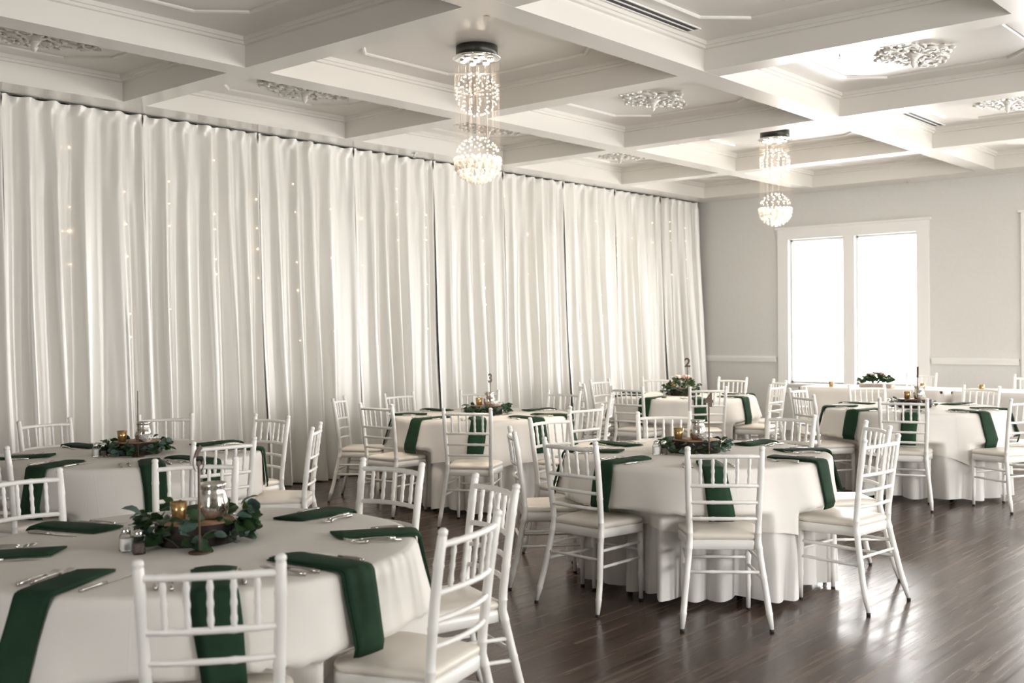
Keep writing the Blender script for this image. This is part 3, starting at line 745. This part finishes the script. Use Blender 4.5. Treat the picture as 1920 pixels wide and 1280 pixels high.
# flowers
def rose(b, p, r_, rg):
    for k in range(9):
        a = k*2.4; t = k/9; M_ = Matrix.Rotation(a, 3, 'Z') @ Matrix.Rotation(.35+.75*t, 3, 'Y')
        b.ball((p[0]+r_*.35*t*math.cos(a), p[1]+r_*.35*t*math.sin(a), p[2]+r_*.1*(1-t)), r_*(.45+.4*t), 7, 5, (.35, 1, .9), M_)
def bouquet(loc, label, seed, R0, H0, nl, nr, big=1.0, low=.35):
    rg = random.Random(seed); root = empty('floral_centrepiece', loc); tag(root, label, 'flowers')
    A, S, W_, Pk = MB(), MB(), MB(), MB()
    for k in range(nl):
        a = rg.uniform(0, 2*PI); rr = R0*math.sqrt(rg.random()); h = H0*(1-(rr/R0)**2*.8)*rg.uniform(low, 1); p = Vector((rr*math.cos(a)*.95, rr*math.sin(a)*.95, max(.008, h)))
        d = Vector((math.cos(a)+rg.uniform(-.6, .6), math.sin(a)+rg.uniform(-.6, .6), rg.uniform(.1, 1))); leafmesh(A, p, d, (rg.uniform(-1, 1), rg.uniform(-1, 1), .6), rg.uniform(.035, .06)*big, rg.uniform(.02, .032)*big)
    for k in range(9):
        a = rg.uniform(0, 2*PI); S.tube([(0, 0, .004), (R0*.4*math.cos(a), R0*.4*math.sin(a), H0*.45), (R0*.85*math.cos(a), R0*.85*math.sin(a), H0*.5)], .002, 5)
    A.build('foliage', m_leaf, root); S.build('stem', m_stem, root)
    for k in range(nr):
        b = MB(); a = 2*PI*k/nr+rg.uniform(-.3, .3); rr = R0*rg.uniform(.15, .6); rose(b, (rr*math.cos(a), rr*math.sin(a), H0*rg.uniform(.75, 1.0)), rg.uniform(.028, .04), rg)
        b.build('rose', m_white if k % 2 else m_pink, root)['label'] = 'white rose' if k % 2 else 'pale pink rose'
bouquet((.17, 10.30, ZT+.079), 'green foliage with pink and white roses on the far table, number 2', 5, .14, .13, 110, 9)

# ------------------------------------------------------------ head tables with cloths to the floor
def head_table(x0, x1, y0, y1, l1, l2, seed):
    root = empty('banquet_table', ((x0+x1)/2, (y0+y1)/2, 0)); tag(root, l1, 'table', 'long head tables'); hx, hy = (x1-x0)/2, (y1-y0)/2
    b = MB(); b.box(-hx+.01, hx-.01, -hy+.01, hy-.01, .725, .755); b.build('tabletop', m_stick, root)
    for sx in (-1, 1):
        for sy in (-1, 1): b = MB(); b.tube([(sx*(hx-.15), sy*(hy-.12), .725), (sx*(hx-.15), sy*(hy-.12), 0)], .015, 8); b.build('leg', m_black, root)
    # perimeter parameterisation with rounded corners
    per = []; r_ = .03; N = 44
    for (cx_, cy_, a0, ln) in ((hx-r_, -hy+r_, -90, 'f'), (hx-r_, hy-r_, 0, 'r'), (-hx+r_, hy-r_, 90, 'b'), (-hx+r_, -hy+r_, 180, 'l')):
        if ln == 'f':
            for i in range(60): per.append((-hx+r_+(2*hx-2*r_)*i/60, -hy, 0, -1))
        if ln == 'r':
            for i in range(24): per.append((hx, -hy+r_+(2*hy-2*r_)*i/24, 1, 0))
        if ln == 'b':
            for i in range(60): per.append((hx-r_-(2*hx-2*r_)*i/60, hy, 0, 1))
        if ln == 'l':
            for i in range(24): per.append((-hx, hy-r_-(2*hy-2*r_)*i/24, -1, 0))
    NP = len(per)
    def fn(i, j):
        x, y, nx, ny = per[i]
        if j == 0: return (x*.02, y*.02, .762)
        if j == 1: return (x*.97, y*.97, .762)
        if j == 2: return (x, y, .7605)
        t = (j-2)/14; q = .02*t*(1+math.sin(i*.55+seed+.8*math.sin(i*.13)))*.9
        return (x+nx*(.006+q), y+ny*(.006+q), .756-.735*t)
    b = MB(); b.grid(NP, 17, fn, True); o = b.build('floor_length_tablecloth', m_cloth, None, ((x0+x1)/2, (y0+y1)/2, 0)); tag(o, l2, 'tablecloth', 'white cloths on the head tables')
head_table(.42, 2.22, 12.64, 13.38, 'long folding table under the cloth below the double window', 'white floor-length cloth on the long head table below the window', 1)
head_table(2.30, 4.10, 12.64, 13.38, 'long folding table under the cloth at the right edge of the photo', 'white floor-length cloth on the long head table at the right edge', 2)
for k, (x, y, l) in enumerate(((.80, 12.78, 'gold votive on the head table in front of the left window pane'), (1.93, 12.80, 'gold votive on the head table right of the window'), (2.60, 12.80, 'gold votive on the head table at the right edge'))):
    votive((x, y, .764), l, 'gold votives on the head tables', 1.05)
b = MB(); b.box(-.2, .2, -.06, .06, 0, .04); o = b.build('wooden_planter', mat('pale_pink_wood', (.62, .50, .42), .7), None, (1.33, 12.92, .764)); tag(o, 'low pale planter box under the flowers on the head table', 'planter')
bouquet((1.33, 12.92, .806), 'green foliage and blush roses on the head table in front of the window', 9, .20, .13, 260, 7, 1.35, .2)

# ------------------------------------------------------------ chandeliers
def strand(b, x, y, zb, root):
    nb = len(b.f); b.tube([(x, y, -.094), (x, y, zb)], .00025, 3, cap=False); o = b.build('crystal_strand', m_bead, root); o.data.materials.append(m_wire)
    for p in o.data.polygons[nb:]: p.material_index = 1
def chandelier(cell, label):
    x0, x1, y0, y1 = cells[cell]; c = ((x0+x1)/2, (y0+y1)/2); root = empty('chandelier', (c[0], c[1], HP)); tag(root, label, 'chandelier', 'crystal chandeliers')
    ZC = HP
    b = MB(); b.lathe([(.155, -.0005), (.158, -.004), (.158, -.078), (.150, -.08)], 48); b.build('canopy', m_dark, root)
    b = MB(); b.lathe([(.170, -.080), (.182, -.083), (.182, -.092), (.172, -.095)], 48); b.build('mirror_plate', m_chrome, root)
    for k in range(7):
        rr = 0 if k == 6 else .105; a = PI/6+k*PI/3
        p = (rr*math.cos(a), rr*math.sin(a), 0)
        b = MB(); b.lathe([(.028, -.095), (.028, -.107), (.024, -.110)], 20, p); ho = b.build('lamp_ring', m_chrome, root)
        b = MB(); b.lathe([(.022, -.1102), (.020, -.114)], 16, p); b.build('lamp_lens', m_lamp, ho)
    # the lamps' own light
    for k in range(3):
        a = k*2*PI/3; l = bpy.data.lights.new('lamp_light', 'SPOT'); l.energy = 75; l.color = (1, .86, .70); l.spot_size = R(75); l.spot_blend = .6; l.shadow_soft_size = .02
        o = bpy.data.objects.new('lamp_light', l); COL.objects.link(o); o.parent = root; o.location = (.105*math.cos(a), .105*math.sin(a), -.118)
    RA, RB, ZA, ZB = .160, .172, 3.300-ZC, 2.805-ZC
    rings = [(0.0, 1), (.045, 5), (.085, 8), (.118, 11), (.142, 13), (.157, 16)]
    for (r_, n_) in rings:
        for k in range(n_):
            a = 2*PI*k/n_+r_*9; x, y = r_*math.cos(a), r_*math.sin(a); b = MB()
            dz = math.sqrt(RA*RA-r_*r_); j = random.uniform(-.006, .006)
            for z in ((ZA+dz, ZA-dz) if r_ < .15 else (ZA+dz, ZA-dz, ZA)): b.ball((x, y, z+j), .0072, 6, 4)
            dz2 = math.sqrt(max(0, RB*RB-r_*r_)); b.ball((x, y, ZB+dz2+j), .0078, 6, 4)
            for q in range(2 if r_ < .14 else 3):
                z = ZB-dz2+q*.032; b.ball((x*1.04, y*1.04, z), .0155, 6, 4, (1, 1, 1.15))
            strand(b, x, y, ZB-dz2, root)
    for k in range(24):   # outer skirt of large crystals round the lower ball's middle
        a = 2*PI*k/24; b = MB()
        for q, (rr, z) in enumerate(((.170, 0), (.168, -.032), (.158, -.062))): b.ball((rr*math.cos(a+q*.13), rr*math.sin(a+q*.13), ZB+z), .0165, 6, 4, (1, 1, 1.2))
        strand(b, .168*math.cos(a), .168*math.sin(a), ZB-.05, root)
# cell indices: i over XB gaps (0 = by the curtain), j over YB gaps
JX = [j for j in range(len(YB)-1) if abs(YB[j][1]-4.913) < .02][0]
chandelier((1, JX), 'two-ball crystal chandelier nearest the camera, left of centre')
chandelier((1, JX+2), 'smaller-looking two-ball crystal chandelier in front of the back wall')

# ------------------------------------------------------------ plaster medallions, vents, sprinklers
def medallion_mesh():
    rg = random.Random(11); b = MB(); 
    b.lathe([(.05, 0), (.10, -.006), (.11, -.02), (.085, -.035), (.06, -.04), (.045, -.055), (.02, -.06)], 20, jitter=lambda a, z: .08*math.sin(8*a))
    AX, AY = .36, .47
    def scroll(cx_, cy_, r_, a0, turns, sgn, z=-.02, th=.018):
        pts = []; rr = []
        for k in range(18):
            t = k/17; a = a0+sgn*2*PI*turns*t; q = r_*(1-.8*t); pts.append((cx_+q*math.cos(a), cy_+q*math.sin(a), z-.012*math.sin(PI*t))); rr.append(th*(1.1-.5*t))
        b.tube(pts, rr, 7)
    for sx in (-1, 1):
        for sy in (-1, 1):
            for (u, v, r_, a0, tn_) in ((.30, .22, .075, 0, 1.3), (.22, .52, .085, 1.2, 1.2), (.55, .20, .08, 2.4, 1.3), (.20, .80, .06, .4, 1.2), (.80, .12, .055, 3, 1.1), (.50, .50, .06, 4.2, 1.1)):
                scroll(sx*u*AX, sy*v*AY, r_, a0 if sx > 0 else PI-a0, tn_, sx*sy, -.018, .016)
            for k in range(15):
                t = rg.random(); an = rg.uniform(.05, PI/2-.05); ed = 1/(abs(math.cos(an))+abs(math.sin(an))); q = ed*rg.uniform(.35, 1.0)
                x, y = sx*AX*q*math.cos(an), sy*AY*q*math.sin(an); M_ = Matrix.Rotation(rg.uniform(0, PI), 3, 'Z') @ Matrix.Rotation(rg.uniform(-.4, .4), 3, 'X')
                b.ball((x, y, -.012-rg.uniform(0, .02)), rg.uniform(.028, .05), 7, 5, (.42, 1.15, .42), M_)
    for s_ in (-1, 1):
        for q in (.35, .6, .85, 1.0):
            b.ball((0, s_*AY*q, -.022), .035*(1.3-.5*q), 8, 5, (.9, 1.4, .6)); b.ball((s_*AX*q, 0, -.022), .032*(1.3-.5*q), 8, 5, (1.4, .9, .6))
    # thin backing leafwork plate
    N = 64; vs_ = []
    for z in (0, -.014):
        for k in range(N):
            a = 2*PI*k/N; ed = 1/(abs(math.cos(a))**1.15+abs(math.sin(a))**1.15)**.87; q = ed*(.90+.10*math.cos(9*a)*math.cos(4*a)); vs_.append((AX*q*math.cos(a), AY*q*math.sin(a), z))
    b.add(vs_, [tuple(range(N)), tuple(range(2*N-1, N-1, -1))]+[(k, N+k, N+(k+1) % N, (k+1) % N) for k in range(N)], False)
    f = MB(); f.lathe([(.030, -.055), (.038, -.066), (.030, -.078), (.022, -.084), (.028, -.098), (.018, -.118), (.002, -.135)], 14)
    return b, f
mb_, mf_ = medallion_mesh(); med0 = None
MED = [((0, JX-1), 'white plaster ceiling medallion at the top left of the photo'), ((0, JX), 'white plaster ceiling medallion above the left curtains, left of the near chandelier'),
       ((0, JX+1), 'white plaster ceiling medallion seen behind the near chandelier, between its two balls'), ((0, JX+2), 'small faint white plaster ceiling medallion farthest back above the curtains'),
       ((1, JX+1), 'white plaster ceiling medallion in the coffer between the two chandeliers'), ((2, JX), 'white plaster ceiling medallion cut by the top edge, in the coffer with the long vent'),
       ((2, JX+1), 'large glossy white plaster ceiling medallion at upper right beside the sprinkler'), ((2, JX+2), 'white plaster ceiling medallion at the right edge, by the short vent'), ((1, JX-1), None)]
for cell, l in MED:
    if l is None: continue
    x0, x1, y0, y1 = cells[cell]; c = ((x0+x1)/2, (y0+y1)/2, HP-.0005)
    if med0 is None:
        med0 = empty('ceiling_medallion', c); mb_.build('scrollwork', m_plaster, med0); mf_.build('finial', m_plaster, med0); bpy.context.view_layer.update(); o = med0
    else: o = dup(med0); o.location = c
    if x1-x0 < 2: o.scale = (.82, 1, 1)
    tag(o, l, 'ceiling medallion', 'plaster ceiling medallions')
def vent(x, y0, y1, label):
    root = empty('linear_vent', (x, (y0+y1)/2, HP)); tag(root, label, 'vent', 'slot air vents in the ceiling'); h = (y1-y0)/2
    b = MB()
    for (a, c_) in ((-.062, -.050), (-.006, .006), (.050, .062)): b.box(a, c_, -h, h, -.008, -.0005)
    b.box(-.062, .062, -h-.012, -h, -.008, -.0005); b.box(-.062, .062, h, h+.012, -.008, -.0005); b.build('vent_frame', m_trim, root)
    for (a, c_) in ((-.050, -.006), (.006, .050)): b = MB(); b.box(a, c_, -h, h, -.0035, -.0008); b.build('slot', m_black, root)
vent(2.505, 5.25, 6.72, 'long black slotted air vent at the top of the photo, beside a beam')
vent(2.505, 10.8, 11.74, 'short black slotted air vent in the far right coffer')
def sprinkler(loc, label):
    root = empty('sprinkler', loc); tag(root, label, 'sprinkler', 'ceiling sprinklers')
    b = MB(); b.lathe([(.038, -.0005), (.036, -.006), (.012, -.009)], 20); b.build('escutcheon', m_chrome, root)
    b = MB(); b.lathe([(.010, -.008), (.010, -.022), (.006, -.026), (.006, -.040)], 10)
    for s_ in (-1, 1): b.tube([(s_*.009, 0, -.022), (s_*.014, 0, -.034), (0, 0, -.050)], .0022, 5)
    b.build('nozzle', m_chrome, root)
    b = MB(); b.lathe([(.016, -.050), (.016, -.052)], 14, jitter=lambda a, z: .15*math.cos(8*a)); b.build('deflector', m_chrome, root)
sprinkler((3.02, 8.05, HP), 'small ceiling sprinkler left of the large glossy plaster medallion')
sprinkler((-1.9, 8.2, HB), 'tiny sprinkler under the beam over the curtains, left of the near chandelier')
sprinkler((1.2, 14.3, HB), 'tiny sprinkler under the far beam above the double window')
